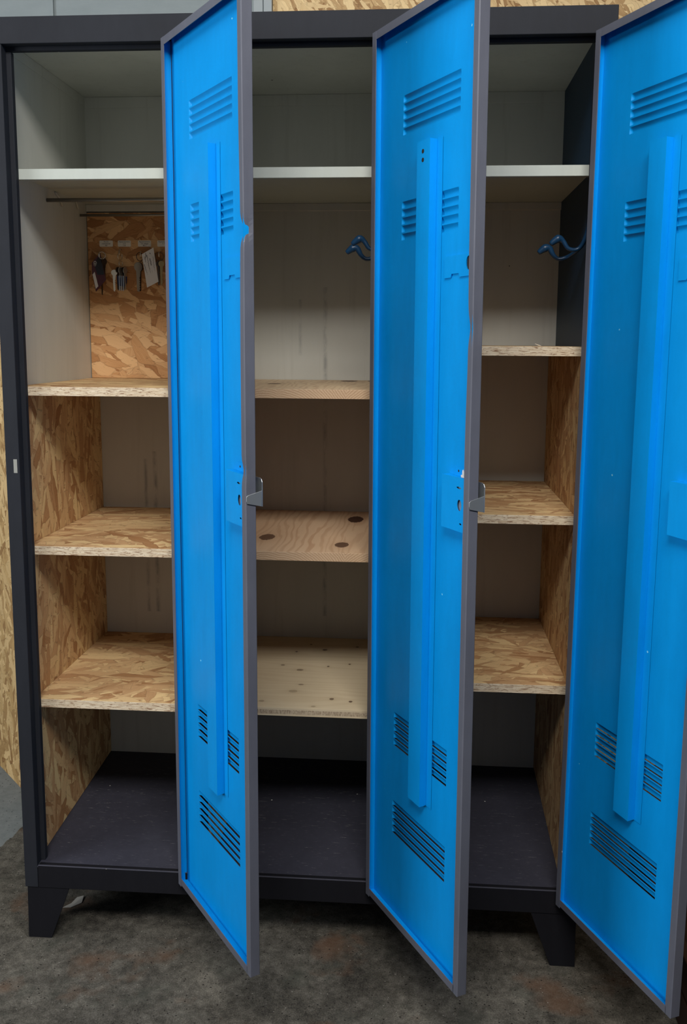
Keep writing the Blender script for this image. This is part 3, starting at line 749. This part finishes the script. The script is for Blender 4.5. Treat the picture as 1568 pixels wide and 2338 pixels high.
# 3: silver key with paper tag
e3 = empty('key_set', K(1010, 1180), 'round silver key with a large white written paper tag under the third label', 'keys', gk)
m_ = MB(); ring(m_, K(1010, 480, .0155), .0105, .0009, 1.0); m_.tube([K(1130, 380, .0165), K(1150, 470, .0182), K(1080, 600, .0165), K(1020, 560, .0160)], .0006, 6); m_.build('ring', DKKEY, e3)
m_ = MB(); key(m_, *K(1000, 585, .0165), .070, .0125, turn=1.05, teeth=False); m_.build('key', DKKEY, e3)
m_ = MB(); key(m_, *K(990, 590, .0215), .071, .0120, turn=.95); m_.build('key', STEEL, e3)
m_ = MB(); m_.prism([K(1060, 430, .0185), K(1300, 292, .0150), K(1392, 985, .0150), K(1155, 1110, .0185)], (0, .0008, 0)); tg = m_.build('paper_tag', PAPER, e3)
m_ = MB()
for a0, a1, b0_, b1_, wd in (((1110, 640), (1170, 860), 0, 0, 9), ((1180, 900), (1190, 1030), 0, 0, 12), ((1165, 450), (1245, 900), 0, 0, 8), ((1205, 900), (1220, 1010), 0, 0, 14), ((1225, 520), (1255, 660), 0, 0, 13), ((1290, 480), (1325, 830), 0, 0, 6), ((1120, 480), (1140, 600), 0, 0, 6), ((1225, 400), (1235, 430), 0, 0, 8), ((1260, 760), (1290, 980), 0, 0, 7)):
    n_ = max(2, int(abs(a1[1]-a0[1])/22))
    for q in range(n_):
        f0_, f1_ = q/n_, (q+.6)/n_
        xx0, zz0_ = a0[0]+(a1[0]-a0[0])*f0_, a0[1]+(a1[1]-a0[1])*f0_; xx1, zz1_ = a0[0]+(a1[0]-a0[0])*f1_, a0[1]+(a1[1]-a0[1])*f1_
        j = random.uniform(-4, 4)
        dd = .0193-(xx0-1060)/240*.0035
        m_.face([K(xx0-wd+j, zz0_, dd), K(xx0+wd+j, zz0_, dd), K(xx1+wd+j, zz1_, dd), K(xx1-wd+j, zz1_, dd)])
m_.build('handwriting', plain('grey_ink', (.12, .12, .14), .8), tg)
# 4: brown keys half hidden by the door
e4 = empty('key_set', K(1430, 1050), 'dark brown keys on a large ring half hidden by the left door', 'keys', gk)
m_ = MB(); ring(m_, K(1425, 475, .0152), .0105, .0008, .25); m_.build('ring', DKKEY, e4)
for kx, dy in ((1400, .0120), (1465, .0165)):
    m_ = MB(); key(m_, *K(kx, 560, dy), .058, .0075, turn=.5); m_.build('key', DKKEY if kx == 1400 else BRASS, e4)

# ------------------------------------------------------------------ small loose things
m_ = MB(); m_.prism([(.036, .112, .0004), (.055, .114, .0004), (.074, .134, .0006), (.070, .158, .003), (.056, .152, .002), (.050, .13, .0004)], (0, 0, .0008))
tag(m_.build('paper_scrap', SCRAP), 'crumpled pale scrap of film on the concrete just behind the left front foot', 'scrap')
m_ = MB(); m_.tube([(1.0745, .046, ZA3+.0052), (1.081, .045, ZA3+.0026), (1.086, .043, ZA3+.0010)], [.0005, .0009, .0006], 6)
tag(m_.build('wood_splinter', plain('splinter', (.75, .65, .5), .6)), 'tiny curled wood splinter on the eye level OSB shelf of the right bay', 'splinter')
# dark brown crate just showing at the lower right corner
cr_ = empty('wooden_crate', (1.62, -.15, 0), 'dark reddish-brown slatted wooden crate at the lower right corner, behind the right door', 'crate')
for k, (z0, z1) in enumerate(((.0, .072), (.080, .150))):
    one('plank', (1.372, -.62, z0+.0005), (1.390, .30, z1), BROWNW, cr_, .002)
    one('plank', (1.85, -.62, z0+.0005), (1.868, .30, z1), BROWNW, cr_, .002)
    one('plank', (1.3905, -.62, z0+.0005), (1.8495, -.602, z1), BROWNW, cr_, .002)
    one('plank', (1.3905, .282, z0+.0005), (1.8495, .30, z1), BROWNW, cr_, .002)
one('base', (1.3905, -.6015, .0005), (1.8495, .2815, .012), BROWNW, cr_, 0)
